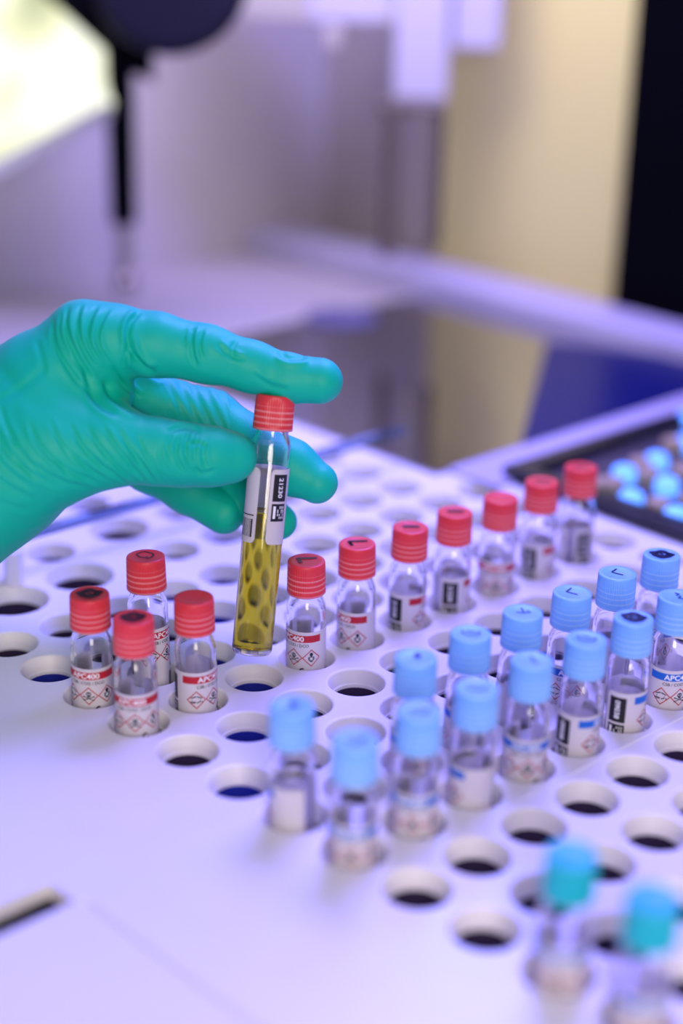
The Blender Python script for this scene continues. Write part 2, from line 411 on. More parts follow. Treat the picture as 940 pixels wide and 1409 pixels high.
def label_prints(kind, digits):
    ink = M['red_ink'] if kind == 'red' else M['blue_ink']
    out = []
    p = Print(); p.rect(12.2, 1.6, 39.0, 5.0); out.append(('colour_band', p.build('colour_band', ink)))
    p = Print(); p.text('APC400', 19.0, 4.45, 2.35, sx=1.08, bold=0.022); out.append(('band_lettering', p.build('band_lettering', M['white_ink'])))
    p = Print(); p.text('CSB / COD / DCO', 18.4, 7.25, 1.35, sx=0.98, bold=0.012)
    out.append(('printed_lettering', p.build('printed_lettering', M['black_ink'])))
    for q, cx in enumerate((18.2, 26.4, 34.6)):
        cy = 12.6; h = 3.95
        p = Print(); p.line([(cx - h, cy), (cx, cy - h), (cx + h, cy), (cx, cy + h)], 0.42, closed=True)
        out.append(('hazard_diamond', p.build('hazard_diamond', M['red_ink'])))
        p = Print()
        if q == 0:                                  # corrosive: two tilted tubes dripping on a bar and a hand
            p.line([(cx - 2.2, cy - 1.0), (cx - 0.4, cy - 1.6)], 0.5); p.line([(cx + 0.4, cy - 1.6), (cx + 2.1, cy - 0.9)], 0.5)
            p.line([(cx - 1.8, cy - 0.4), (cx - 1.8, cy + 0.5)], 0.2); p.line([(cx + 1.7, cy - 0.3), (cx + 1.7, cy + 0.5)], 0.2)
            p.line([(cx - 2.5, cy + 1.0), (cx - 0.5, cy + 1.0)], 0.55); p.line([(cx + 0.5, cy + 1.2), (cx + 1.4, cy + 0.8), (cx + 2.4, cy + 0.9)], 0.5)
            p.line([(cx - 2.2, cy + 1.5), (cx - 0.6, cy + 1.5)], 0.2)
        elif q == 1:                                # skull and crossbones
            p.disc(cx, cy - 0.9, 1.15, 1.05); p.rect(cx - 0.6, cy - 0.3, cx + 0.6, cy + 0.55)
            p.line([(cx - 2.1, cy + 0.3), (cx + 2.1, cy + 2.0)], 0.36); p.line([(cx + 2.1, cy + 0.3), (cx - 2.1, cy + 2.0)], 0.36)
            for a, b in ((-2.1, 0.3), (2.1, 0.3), (-2.1, 2.0), (2.1, 2.0)): p.disc(cx + a, cy + b, 0.36)
        else:                                       # health hazard: head and shoulders with a star
            p.disc(cx, cy - 1.75, 0.8, 0.95)
            p.rect(cx - 0.45, cy - 1.2, cx + 0.45, cy - 0.5); p.rect(cx - 1.4, cy - 0.55, cx + 1.4, cy + 1.0); p.rect(cx - 1.0, cy + 1.0, cx + 1.0, cy + 1.5); p.rect(cx - 0.6, cy + 1.5, cx + 0.6, cy + 2.0)
        out.append(('hazard_symbol', p.build('hazard_symbol', M['black_ink'])))
        p = Print()
        if q == 1: p.disc(cx - 0.45, cy - 0.95, 0.28, r=8.99); p.disc(cx + 0.45, cy - 0.95, 0.28, r=8.99); p.disc(cx, cy - 0.35, 0.12, r=8.99)
        elif q == 2:
            for a in range(0, 180, 30):
                c, s_ = math.cos(math.radians(a)) * 0.85, math.sin(math.radians(a)) * 0.85
                p.line([(cx - c, cy + 0.4 - s_), (cx + c, cy + 0.4 + s_)], 0.16, r=8.99)
        if p.v: out.append(('symbol_detail', p.build('symbol_detail', M['white_ink'])))
    p = Print(); p.rect(1.5, 2.2, 8.8, 13.8); p.rect(1.5, 14.8, 8.8, 22.4); out.append(('black_panel', p.build('black_panel', M['black_ink'])))
    p = Print(); p.text(digits, 4.1, 3.6, 2.2, rot=90, sx=1.10, bold=0.02)
    p.rect(2.3, 15.8, 3.5, 21.2, r=8.985)
    for j in range(4):                              # unreadably small print: broken dashes
        for a, b in ((15.8, 16.9), (17.2, 18.8), (19.1, 20.0), (20.3, 21.2)):
            if (j * 3 + int(a)) % 5: p.rect(4.4 + j * 1.02, a, 4.85 + j * 1.02, b, r=8.985)
    out.append(('panel_lettering', p.build('panel_lettering', M['white_ink'])))
    p = Print(); rr = random.Random(7); x = 27.5
    p.line([(30.6 + 1.1 * math.cos(a * 0.5), 19.0 + 1.1 * math.sin(a * 0.5)) for a in range(1, 11)], 0.7)
    while x < 49.6:
        w = rr.choice((0.35, 0.35, 0.6, 0.9)); p.rect(x, 22.2, x + w, 30.0); x += w + rr.choice((0.3, 0.35, 0.6))
    p.rect(41.5, 20.3, 50.2, 20.8)
    out.append(('barcode', p.build('barcode', M['black_ink'])))
    return out
PRINTS = {'red': label_prints('red', '21230'), 'blue': label_prints('blue', '09038')}

def strokes(lines, w=0.8):
    """hand-drawn marker strokes on the flat top of a cap"""
    vs, fs = [], []
    for ln in lines:
        P = [Vector(p) for p in ln]; n = len(P); b = len(vs)
        for i, p in enumerate(P):
            t = (P[min(i + 1, n - 1)] - P[max(i - 1, 0)]).normalized(); nn = Vector((-t.y, t.x)) * w / 2
            vs += [(p.x + nn.x, p.y + nn.y, 0), (p.x - nn.x, p.y - nn.y, 0)]
        fs += [(b + 2 * i, b + 2 * i + 1, b + 2 * i + 3, b + 2 * i + 2) for i in range(n - 1)]
    return mesh('marker_writing', vs, fs)
def arc(cx, cy, rx, ry, a0, a1, n=26, wob=0.0):
    return [(cx + (rx + wob * math.sin(5 * a)) * math.cos(a), cy + (ry + wob * math.cos(4 * a)) * math.sin(a)) for a in [math.radians(a0 + (a1 - a0) * j / n) for j in range(n + 1)]]
MARKS = {
    'nine': [arc(-0.6, 1.6, 3.0, 3.2, -60, -330, wob=0.25), [(2.0, 3.4), (3.2, 2.4), (3.4, 0.4), (2.4, -2.0), (0.2, -3.4)]],
    'ring': [arc(0, 0.6, 4.6, 3.6, 0, 375, wob=0.5), arc(0.2, 0.4, 3.6, 2.7, 0, 375, wob=0.4), arc(0.4, 0.2, 2.0, 1.2, 0, 375)],
    'blot': [arc(0, 0.4, 4.8, 3.6, 0, 375, wob=0.7), arc(0, 0.4, 3.7, 2.6, 0, 375, wob=0.5), arc(0.2, 0.4, 2.6, 1.7, 0, 375), [(-3, 0), (-1, 1.5), (1, -1), (3, 1)]],
    'seven': [[(-4.2, 2.2), (-3.4, 0.4), (-2.6, -2.6)], [(-4.2, 2.2), (-1, 2.6), (2, 2.9), (4.6, 3.1)], [(-3.4, 1.6), (0, 2.0), (4.2, 2.5)], [(-3.5, 0.8), (-2.0, -2.4)]],
    'ell': [[(-0.6, 4.2), (-1.4, 2.4), (-2.6, 0.2)], [(-2.6, 0.2), (0, -1.0), (2.4, -1.8)]],
    'vee': [[(-0.8, 3.8), (-0.2, 1.6), (0.5, -0.6)], [(-2.8, -0.4), (0.2, -0.7), (3.2, 0.4), (1.4, 1.8)]],
    'dot': [arc(0.6, 1.4, 0.9, 1.5, 0, 375), [(-0.4, 2.6), (1.4, 2.8)], [(0.4, 0), (0.8, 2.4)]],
    'three': [[(-1.5, 3.2), (0.5, 2.6), (-0.8, 1.2), (1.2, 0.4), (0.2, -1.4), (2.4, -1.8)]],
    'arc': [arc(0, 0.8, 3.6, 2.2, 150, 400), [(-2.0, 2.2), (1.8, 1.4)]],
    'dash': [[(-3.8, 0.8), (-1, 1.4), (2, 1.5), (4.3, 1.2)], [(-3.6, 0.2), (0, 0.8), (4.1, 0.6)], [(-3, -0.4), (1, 0.1), (3.6, 0.1)]],
}
MARK_ME = {}
def mark_mesh(key, kind):
    if (key, kind) not in MARK_ME:
        me = strokes(MARKS[key], 1.3 if key in ('seven', 'blot', 'ring', 'dash', 'dot') else 0.75)
        me.materials.append(M['marker'] if kind == 'red' else M['marker_blue']); MARK_ME[(key, kind)] = me
    return MARK_ME[(key, kind)]

def vial(kind, base, top, front, label, group=None, mark=None, name='sample_vial', cat='vial'):
    """base, top: points on the axis; front: label coordinate (mm) turned to the camera"""
    root = empty(name, base)
    ax = (top - base).normalized()
    view = math.atan2(base.y, base.x)               # bearing of the vial from the camera
    rz = view + math.pi - front / RL
    q = Vector((0, 0, 1)).rotation_difference(ax)
    root.rotation_mode = 'QUATERNION'; root.rotation_quaternion = q @ Matrix.Rotation(rz, 4, 'Z').to_quaternion()
    tag(root, label, cat, group)
    link('glass_tube', tube_me, None, root)
    c = link('cap', CAPS[kind], None, root, (0, 0, LEN - 15))
    if mark:
        mo = link('marker_writing', mark_mesh(mark, kind), None, c, (0, 0, 14.99)); mo.rotation_euler = (0, 0, -rz + view - math.pi / 2)
    if kind != 'teal' or True:
        s = link('label', LABEL, None, root)
        for nm, me in PRINTS['red' if kind == 'red' else 'blue']: link(nm, me, None, s)
    return root

BZ = 47.73 - LEN
def standing(kind, i, k, cap_px, front, label, group, mark=None, lift=0.0):
    b = lat(i, k, BZ + lift)
    t = ground(cap_px[0], cap_px[1], 47.73 + lift) if cap_px else lat(i, k, 47.73 + lift)
    off = Vector((t.x - b.x, t.y - b.y, 0)); lim = 4.0
    if off.length > lim: off = off.normalized() * lim
    # lean about the well mouth: the foot moves a little the other way
    return vial(kind, b - off * 0.12, b + off * 0.88 + Vector((0, 0, LEN)), front, label, group, mark)

G1 = 'red capped vials in the long rear row'; G2 = 'cluster of red capped vials at the left'
GB = 'blue capped vials in the back row'; GF = 'blue capped vials in the front row'
standing('red', -3, -1, (122.9, 816.8), 28.3, 'red capped vial with solid black blot on its lid, leftmost of all vials', G2, 'blot')
standing('red', -2, -1, (196.4, 761.7), 17.2, 'red capped vial with a thin curled nine on its lid, rearmost of the left cluster', G2, 'nine', lift=7)
standing('red', -3, 0, (182.4, 849.3), 27.2, 'red capped vial with black ring on its lid, nearest one of the left cluster', G2, 'ring')
standing('red', -2, 0, (266.1, 821.7), 18.1, 'red capped vial with a bare unmarked lid, right of the left cluster', G2)
row = [(0, (421.4, 771), 32.1, 'seven', 'red capped vial with a heavy seven on its lid, right beside the held vial'),
       (1, (491.2, 747.3), 33.8, 'seven', 'second red capped vial right of the held vial, seven on its lid'),
       (2, (565.1, 725), 11.1, 'dash', 'third red capped vial right of the held vial, black panel beside a short red band'),
       (3, (626, 704), 5.5, 'dash', 'fourth red capped vial right of the held vial, black panel centred in front'),
       (4, (689.5, 684.6), 26.0, None, 'fifth red capped vial right of the held vial, red band across its front'),
       (5, (746, 662), 9.0, 'dash', 'sixth red capped vial right of the held vial, second from the far end'),
       (6, (799.6, 641.5), 0.5, 'dash', 'farthest red capped vial, at the end of the row in front of the dark tray')]
for i, px, fr, mk, lb in row: standing('red', i, 0, px, fr, lb, G1, mk)
rowb = [(-3, (400.6, 971), 46.5, 'dot', 'blurred blue capped vial standing apart, leftmost of all the blue capped ones'),
        (-1, (572.4, 904.5), 25, 'dot', 'blue capped vial with a dark blot on its lid, second in the back blue row'),
        (0, (648, 871), 46, 'arc', 'blue capped vial with faint lid mark, third in the back blue row'),
        (1, (719.8, 842), 50, 'vee', 'blue capped vial with a crossed vee on its lid, fourth in back row'),
        (2, (788, 814.8), 22, 'ell', 'blue capped vial with a long slanted ell on its lid, fifth in back row'),
        (3, (850, 787.8), 45, 'ell', 'blue capped vial with a short thin ell on its lid, sixth in back row'),
        (4, (911, 762.5), 30, 'blot', 'farthest blue capped vial, heavy black blot on its lid, near the right edge')]
for i, px, fr, mk, lb in rowb: standing('blue', i, 3, px, fr, lb, GB, mk)
rowf = [(-3, (487.8, 1020), 27, 'arc', 'most blurred blue capped vial, nearest end of the front blue row'),
        (-2, (577, 978), 27, 'arc', 'blurred second blue capped vial of the front blue row, right of the nearest one'),
        (-1, (656.2, 947), 41.7, 'arc', 'third blue capped vial of the front row, blank white label with a short blue bar'),
        (0, (732.3, 908), 25, 'three', 'fourth blue capped vial of the front row, blue band across its front'),
        (1, (808, 879), 12, 'arc', 'fifth blue capped vial of the front row, black panel left of a red diamond'),
        (2, (872.7, 850), 8.1, 'ring', 'sixth blue capped vial of the front row, bold black oval on its lid'),
        (3, (933, 820.5), 21, 'three', 'blue capped vial cut by the right frame edge, front row, sharp blue band')]
for i, px, fr, mk, lb in rowf: standing('blue', i, 4, px, fr, lb, GF, mk)
GT = 'teal capped vials in the near corner'
standing('teal', -3, 7, (793, 1187), 27, 'strongly blurred teal capped vial, left of the two in the near right corner', GT)
standing('teal', -3, 8, (905, 1258), 20, 'strongly blurred teal capped vial nearest the lower right corner of the frame', GT)

# the vial in the hand
HT = at(379.5, 543, 712); HB = at(346, 901, 728)
ax = (HT - HB).normalized(); HB2 = HT - ax * LEN
hv = vial('red', HB2, HT, -1.0, 'tilted red capped glass vial of olive liquid held between gloved thumb and fingers', None, None, 'held_vial')
link('liquid', liquid_mesh(LEN - 50.5), None, hv)

# ------------------------------------------------------------------ gloved hand
DH = 712.0; KX = DH / F
HO = at(200, 600, DH)
def hl(px, py, d):
    """pixel + depth -> hand frame (x right, y up, z away), mm"""
    p = at(px, py, d) - HO
    return np.array([p.dot(XC), p.dot(YC), p.dot(FWD)])
def cap_(px, py, d, r): q = hl(px, py, d); return (q, r * d / F)
def cone(P, a, b):
    (pa, ra), (pb, rb) = a, b
    ba = pb - pa; L2 = float(ba @ ba)
    X, Y, Z = P
    t = ((X - pa[0]) * ba[0] + (Y - pa[1]) * ba[1] + (Z - pa[2]) * ba[2]) / L2
    t = np.clip(t, 0, 1)
    d = np.sqrt((X - pa[0] - t * ba[0]) ** 2 + (Y - pa[1] - t * ba[1]) ** 2 + (Z - pa[2] - t * ba[2]) ** 2)
    return d - (ra + (rb - ra) * t)
def smin(a, b, k):
    h = np.clip(0.5 + 0.5 * (b - a) / k, 0, 1)
    return b * (1 - h) + a * h - k * h * (1 - h)
def chain(P, pts, k=2.0):
    d = None
    for a, b in zip(pts[:-1], pts[1:]):
        c = cone(P, a, b); d = c if d is None else smin(d, c, k)
    return d
STEP = 0.62
lo = np.array([-128.0, -74.0, -40.0]); hi = np.array([92.0, 66.0, 72.0])
nx, ny, nz = [int(math.ceil(v / STEP)) for v in (hi - lo)]
gx = (lo[0] + np.arange(nx) * STEP).astype(np.float32); gy = (lo[1] + np.arange(ny) * STEP).astype(np.float32); gz = (lo[2] + np.arange(nz) * STEP).astype(np.float32)
P = np.meshgrid(gx, gy, gz, indexing='ij', sparse=True)
c_ = cap_
# forearm, back of the hand and ball of the thumb
palm = chain(P, [c_(-190, 800, 716, 95), c_(-90, 705, 716, 104), c_(-20, 640, 716, 112)], 10)
palm = smin(palm, chain(P, [c_(-20, 625, 716, 112), c_(60, 545, 712, 84), c_(118, 474, 706, 56)], 10), 14)
palm = smin(palm, chain(P, [c_(-30, 640, 732, 100), c_(60, 570, 738, 80), c_(128, 500, 732, 50)], 10), 14)
palm = smin(palm, chain(P, [c_(0, 640, 750, 80), c_(90, 590, 755, 62), c_(140, 560, 752, 44)], 10), 12)
palm = smin(palm, chain(P, [c_(-20, 645, 704, 100), c_(60, 620, 700, 74), c_(135, 610, 699, 56)], 10), 12)
thumb = chain(P, [c_(90, 618, 700, 66), c_(160, 614, 699, 52.5), c_(215, 621, 700, 45), c_(250, 626, 702, 42), c_(290, 628, 705, 40), c_(318, 629, 707, 35.5)], 4)
index = chain(P, [c_(118, 470, 706, 55), c_(160, 470, 706, 49), c_(215, 474, 707, 43), c_(285, 487, 709, 38.5), c_(345, 504, 711, 34), c_(400, 521, 712, 31.5), c_(440, 524, 712, 32)], 4)
middle = chain(P, [c_(140, 505, 732, 46), c_(215, 555, 744, 40), c_(288, 578, 750, 41), c_(345, 612, 746, 38), c_(400, 643, 739, 37), c_(436, 664, 736, 29)], 4)
ring = chain(P, [c_(140, 545, 750, 44), c_(225, 610, 764, 37), c_(290, 650, 764, 36), c_(345, 690, 756, 31), c_(384, 718, 750, 25)], 4)
pinky = chain(P, [c_(140, 580, 752, 40), c_(205, 640, 760, 36), c_(260, 672, 757, 34), c_(308, 706, 752, 29)], 4)
web = chain(P, [c_(150, 540, 716, 34), c_(120, 585, 708, 46)], 3)
d = smin(palm, web, 10)
d = smin(d, thumb, 7); d = smin(d, index, 6)
d = smin(d, middle, 4); d = smin(d, smin(ring, pinky, 1.0), 3)
del palm, thumb, index, middle, ring, pinky, web

def surface_nets(Fd, lo, h):
    s = Fd < 0
    sx_, sy_, sz_ = Fd.shape
    cs = np.zeros((sx_ - 1, sy_ - 1, sz_ - 1), np.int8)
    for dx in (0, 1):
        for dy in (0, 1):
            for dz in (0, 1): cs += s[dx:sx_ - 1 + dx, dy:sy_ - 1 + dy, dz:sz_ - 1 + dz]
    act = (cs > 0) & (cs < 8)
    I = np.argwhere(act); idx = -np.ones(act.shape, np.int64); idx[act] = np.arange(len(I))
    acc = np.zeros((len(I), 3)); cnt = np.zeros(len(I))
    cor = [(a, b, c) for a in (0, 1) for b in (0, 1) for c in (0, 1)]
    for p in cor:
        for axx in range(3):
            if p[axx]: continue
            q = list(p); q[axx] = 1
            v0 = Fd[I[:, 0] + p[0], I[:, 1] + p[1], I[:, 2] + p[2]]; v1 = Fd[I[:, 0] + q[0], I[:, 1] + q[1], I[:, 2] + q[2]]
            m = (v0 < 0) != (v1 < 0)
            t = np.where(m, v0 / np.where(m, v0 - v1, 1), 0)
            e = np.array(p, float)[None, :].repeat(len(I), 0); e[:, axx] += t
            acc[m] += e[m]; cnt[m] += 1
    V = lo + (I + acc / cnt[:, None]) * h
    Q = []
    for axx in range(3):
        a0 = [slice(1, n - 1) for n in Fd.shape]; a1 = list(a0)
        a0[axx] = slice(0, Fd.shape[axx] - 1); a1[axx] = slice(1, Fd.shape[axx])
        s0_ = s[tuple(a0)]; s1_ = s[tuple(a1)]
        E_ = np.argwhere(s0_ != s1_); ins = s0_[tuple(E_.T)]
        base = E_ + np.array([0 if j == axx else 1 for j in range(3)])
        u, v = [(1, 2), (2, 0), (0, 1)][axx]
        def c(du, dv):
            b = base.copy(); b[:, u] -= du; b[:, v] -= dv; return idx[b[:, 0], b[:, 1], b[:, 2]]
        q = np.stack([c(1, 1), c(0, 1), c(0, 0), c(1, 0)], 1)
        q[~ins] = q[~ins][:, ::-1]; Q.append(q)
    return V, np.concatenate(Q)
V, Q = surface_nets(d, lo, STEP)
gr = np.gradient(d, STEP)
ii = np.clip(((V - lo) / STEP), 0, np.array(d.shape) - 1.001); i0 = ii.astype(int)
N = np.stack([g[i0[:, 0], i0[:, 1], i0[:, 2]] for g in gr], 1).astype(float)
N /= np.linalg.norm(N, axis=1)[:, None] + 1e-9
del gr, d
# glove folds: creases in the hand's own plane (x right, y up in mm, given here on a 3.23 dots per mm sheet)
sheet = lambda x, y: ((x - 200) * KX, -(y - 600) * KX)
px_ = V[:, 0]; py_ = V[:, 1]
facing = np.clip((-N[:, 2] + 0.25) / 0.5, 0, 1) * (V[:, 2] < 32)
disp = np.zeros(len(V))
def spline(pts, n=10):
    P_ = [np.array(p, float) for p in pts]; P_ = [2 * P_[0] - P_[1]] + P_ + [2 * P_[-1] - P_[-2]]; out = []
    for i in range(1, len(P_) - 2):
        for j in range(n):
            t = j / n; a, b, c, e = P_[i - 1:i + 3]
            out.append(0.5 * (2 * b + (c - a) * t + (2 * a - 5 * b + 4 * c - e) * t * t + (-a + 3 * b - 3 * c + e) * t ** 3))
    out.append(P_[-2]); return np.array(out)
def crease(pts, amp=0.5, w=0.9, side=1.0, lift=0.8):
    """a groove with a rolled fold beside it"""
    c = spline([sheet(*p) for p in pts]); lo_, hi_ = c.min(0) - 5 * w, c.max(0) + 5 * w
    m = np.where((px_ > lo_[0]) & (px_ < hi_[0]) & (py_ > lo_[1]) & (py_ < hi_[1]))[0]
    if not len(m): return
    q = np.stack([px_[m], py_[m]], 1); best = np.full(len(m), 1e9); sg = np.zeros(len(m)); tt = np.zeros(len(m)); n = len(c) - 1
    for i in range(n):
        a, b = c[i], c[i + 1]; ab = b - a; L2 = ab @ ab + 1e-9
        t = np.clip(((q - a) @ ab) / L2, 0, 1); r = q - a - t[:, None] * ab; dd = np.hypot(r[:, 0], r[:, 1])
        k = dd < best; best[k] = dd[k]; sg[k] = np.sign(ab[0] * r[k, 1] - ab[1] * r[k, 0]); tt[k] = (i + t[k]) / n
    env = np.clip(np.minimum(tt, 1 - tt) / 0.22, 0, 1); env = env * env * (3 - 2 * env)
    s_ = best * sg * side
    disp[m] += env * facing[m] * 1.45 * amp * (-np.exp(-(s_ / w) ** 2) + lift * np.exp(-((s_ - 1.9 * w) / (1.1 * w)) ** 2) + 0.35 * lift * np.exp(-((s_ + 2.1 * w) / (1.3 * w)) ** 2))
# folds fanning over the index knuckle
crease([(84, 440), (88, 478), (108, 515), (140, 560)], 0.55, 1.0)
crease([(104, 422), (103, 455), (116, 492), (140, 535)], 0.6, 0.9)
crease([(122, 420), (118, 450), (124, 480), (142, 515)], 0.6, 0.9)
crease([(143, 424), (134, 452), (134, 480), (150, 508)], 0.65, 0.9)
crease([(160, 428), (148, 455), (146, 482), (164, 512)], 0.5, 0.9)
crease([(96, 432), (95, 470), (113, 510)], 0.35, 0.8)
crease([(200, 432), (188, 448), (184, 466), (186, 484)], 0.9, 1.1, -1)
crease([(184, 470), (190, 492), (205, 510), (222, 516)], 1.1, 1.3)
crease([(186, 480), (180, 496), (176, 512)], 0.5, 0.9)
crease([(150, 520), (158, 545), (178, 562), (206, 576)], 0.8, 1.3, -1)
crease([(128, 505), (133, 538), (150, 562), (180, 578)], 0.8, 1.4, -1)
crease([(160, 505), (172, 530), (190, 545)], 0.5, 1.0)
# index finger
crease([(272, 450), (268, 468), (270, 492), (276, 512)], 0.55, 0.9)
crease([(284, 455), (279, 478), (284, 500)], 0.4, 0.8)
crease([(263, 455), (258, 470), (262, 488)], 0.3, 0.8)
crease([(300, 475), (318, 492), (342, 500)], 0.4, 1.1)
crease([(330, 470), (322, 484), (326, 500)], 0.3, 0.9)
crease([(382, 484), (396, 494), (412, 494), (424, 490)], 0.7, 1.4, -1)
crease([(345, 515), (372, 532), (404, 540)], 0.35, 1.2)
# ball of the thumb: long slanting folds
fan = [[(2, 545), (16, 600), (60, 650), (120, 680)], [(4, 590), (24, 640), (70, 680)], [(30, 585), (54, 630), (98, 662), (140, 674)],
       [(58, 580), (78, 620), (112, 650), (158, 670)], [(84, 578), (104, 615), (134, 645), (172, 668)], [(110, 582), (130, 618), (156, 645), (188, 668)],
       [(132, 586), (150, 616), (172, 642), (200, 668)], [(152, 585), (170, 614), (190, 642), (212, 668)], [(172, 588), (188, 616), (206, 642), (224, 668)],
       [(196, 596), (208, 622), (222, 646), (234, 668)], [(0, 640), (30, 668), (70, 690)], [(0, 675), (28, 694), (60, 704)], [(20, 560), (36, 600), (66, 630)]]
for j, f_ in enumerate(fan): crease(f_, [0.36, 0.3, 0.42, 0.38, 0.34, 0.42, 0.4, 0.38, 0.34, 0.3, 0.3, 0.25, 0.25][j], [1.2, 1.3, 1.0, 0.95, 0.9, 0.9, 0.85, 0.85, 0.8, 0.8, 1.2, 1.2, 1.0][j], 1 if j % 3 else -1)
rg = random.Random(11)
for j in range(15):
    x = 40 + j * 12.5 + rg.uniform(-3, 3); y = 622 + rg.uniform(-10, 8)
    crease([(x, y), (x + 12, y + 20), (x + 28, y + 40)], rg.uniform(0.14, 0.26), rg.uniform(0.5, 0.7), 1 if j % 2 else -1)
# thumb tip joint
for x, y0, y1, b, a in ((240, 596, 640, 8, 0.32), (252, 600, 655, 10, 0.4), (264, 590, 650, 9, 0.45), (275, 598, 662, 6, 0.38), (287, 604, 650, 5, 0.3), (231, 604, 655, 10, 0.25)):
    crease([(x + 4, y0), (x - 2, (y0 + y1) / 2), (x + b, y1)], a, 0.85)
crease([(236, 600), (252, 592), (270, 592), (284, 600)], 0.5, 1.1)
crease([(262, 618), (276, 612), (292, 618)], 0.35, 0.8)
crease([(268, 645), (284, 652), (304, 648)], 0.3, 0.9)
# wrist end of the back of the hand
crease([(-20, 560), (10, 560), (48, 540), (84, 505)], 0.22, 1.6)
crease([(60, 470), (72, 500), (76, 530)], 0.22, 1.3)
# loose broad waviness of the stretched film
disp += 0.16 * np.sin(px_ * 0.31 + py_ * 0.17 + 1.3 * np.sin(V[:, 2] * 0.2)) * np.sin(py_ * 0.27 - V[:, 2] * 0.23) * facing
# middle finger folds behind
m3 = V[:, 2] >= 20
disp += m3 * 0.22 * np.sin(px_ * 1.25 + py_ * 0.6) * np.clip((py_ + 5) / 8, 0, 1) * (px_ < 34)
V = V + N * disp[:, None]
person = empty('person', HO)
person.matrix_world = Matrix.Translation(HO * MM) @ Matrix((XC, YC, FWD)).transposed().to_4x4()
tag(person, 'hand in a wrinkled teal rubber glove reaching in from the left and holding a vial', 'person')
hm = bpy.data.meshes.new('gloved_hand')
hm.from_pydata((V * MM).tolist(), [], Q.tolist()); hm.update()
bm = bmesh.new(); bm.from_mesh(hm); bmesh.ops.recalc_face_normals(bm, faces=bm.faces); bm.to_mesh(hm); bm.free()
link('gloved_hand', hm, M['glove'], person, smooth=True)

# ------------------------------------------------------------------ acrylic cover strip on posts
cov = empty('acrylic_cover'); tag(cov, 'thin clear bluish acrylic sheet edge raised on a post across the rear of the deck', 'cover')
e0 = ground(-60, 763, 20); e1 = ground(560, 593, 20)
ea = Vector((e0.x, e0.y)); eb = Vector((e1.x, e1.y))
pts = [ea - an * 120, eb, eb - cn * 5, ea - an * 120 - cn * 5]
link('sheet', prism('sheet', [(p.x, p.y) for p in pts], 17.5, 22, 0.4), M['acrylic'], cov)
fe = [pts[0], eb - an * 42, eb - an * 42 + cn * 0.8, pts[0] + cn * 0.8]
link('edge_trim', prism('edge_trim', [(p.x, p.y) for p in fe], 18.2, 21.4, 0.1), M['edge'], cov)['label'] = 'blue grey front edge'
pp = ground(20, 801, 0)
for q in (Vector((pp.x, pp.y)), Vector((pp.x, pp.y)) - an * 95):
    link('post', lathe('post', [(0, 0), (5.4, 0), (5.4, 1), (4.9, 1.6), (4.9, 16.5), (5.2, 17), (0, 17.5)], 28), M['frosted'], cov, (q.x, q.y, 0), smooth=True)

# ------------------------------------------------------------------ dark glass pane, rim strip, rail, dark tray
def lpoly(o, a0, a1, c0, c1): return [tuple(o + A2 * a + C2 * c) for a, c in ((a0, c0), (a0, c1), (a1, c1), (a1, c0))]
gp = empty('glass_pane'); tag(gp, 'large glossy dark glass pane set in the rear of the deck, reflecting the wall', 'glass pane')
def gfy(x, y): p = ground(x, y, 1.6); return (p.x, p.y)
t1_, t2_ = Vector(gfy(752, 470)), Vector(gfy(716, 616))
link('clear_panel', prism('clear_panel', lpoly(GL0, 0, 9.8, -9.4, 0), 0.02, 1.6, 0.3), M['dark_glass'], gp)
tb = link('reflection_panel', prism('reflection_panel', [tuple(t2_), GLC(9.75, -0.05), GLC(9.75, -2.2), tuple(t1_)], 1.62, 2.0, 0.1), M['blue_reflection'], gp); tb['label'] = 'deep blue reflection painted over the right part of the pane'  # added thin panel; its deep blue stands in for a reflection
rp = ground(470, 438, 1.6)
o = link('round_spot', lathe('round_spot', [(0, 1.65), (27, 1.65), (28, 2.4), (27, 3.2), (22, 3.4), (0, 3.4)], 40), M['spot'], None, (rp.x, rp.y, 0), smooth=True)  # low dark blue disc lying on the pane
tag(o, 'dark blue round pad blurred beyond the index fingertip', 'spot')
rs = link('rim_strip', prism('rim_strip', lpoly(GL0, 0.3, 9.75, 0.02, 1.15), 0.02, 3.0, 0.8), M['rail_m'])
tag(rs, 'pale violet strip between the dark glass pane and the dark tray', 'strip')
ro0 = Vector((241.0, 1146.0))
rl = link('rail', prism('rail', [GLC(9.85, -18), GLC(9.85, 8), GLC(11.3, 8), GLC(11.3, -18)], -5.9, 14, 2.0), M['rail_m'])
tag(rl, 'long low white rail behind the dark glass pane along the rear wall', 'rail')
tray = empty('dark_tray'); tag(tray, 'black rimmed tray of glowing blue and tan round vial caps at the right edge', 'tray')
T0 = Vector((101.0, 915.0)) + C2 * 0.35
link('tray_base', prism('tray_base', lpoly(T0, -0.3, 8.6, 0, 5.0), 0.2, 2.0, 0.5), M['tray_bed'], tray)
for a0, a1, c0, c1 in ((-0.5, 8.6, -0.25, 0.15), (-0.5, 8.6, 4.85, 5.25), (-0.5, -0.1, 0.15, 4.85)):
    link('rim', prism('rim', lpoly(T0, a0, a1, c0, c1), 0.2, 9.0, 1.0), M['dark_tray'], tray)
btn = lathe('tray_cap', [(0, 9.5), (4.1, 9.2), (6.0, 8.0), (6.9, 6.0), (6.9, 0), (0, 0)], 28)
btn.polygons.foreach_set('use_smooth', [True] * len(btn.polygons))
bb = btn.copy(); bb.materials.append(M['glow_blue']); bt = btn.copy(); bt.materials.append(M['tan'])
for x, y in ((858, 652), (903, 634), (917, 668), (868, 687), (930, 710), (943, 610), (965, 650), (975, 690), (985, 735), (948, 575), (990, 600)):
    q = ground(x, y + 8, 3); o = link('blue_tray_cap', bb, None, tray, (q.x, q.y, 2)); o['label'] = 'glowing blue vial cap'
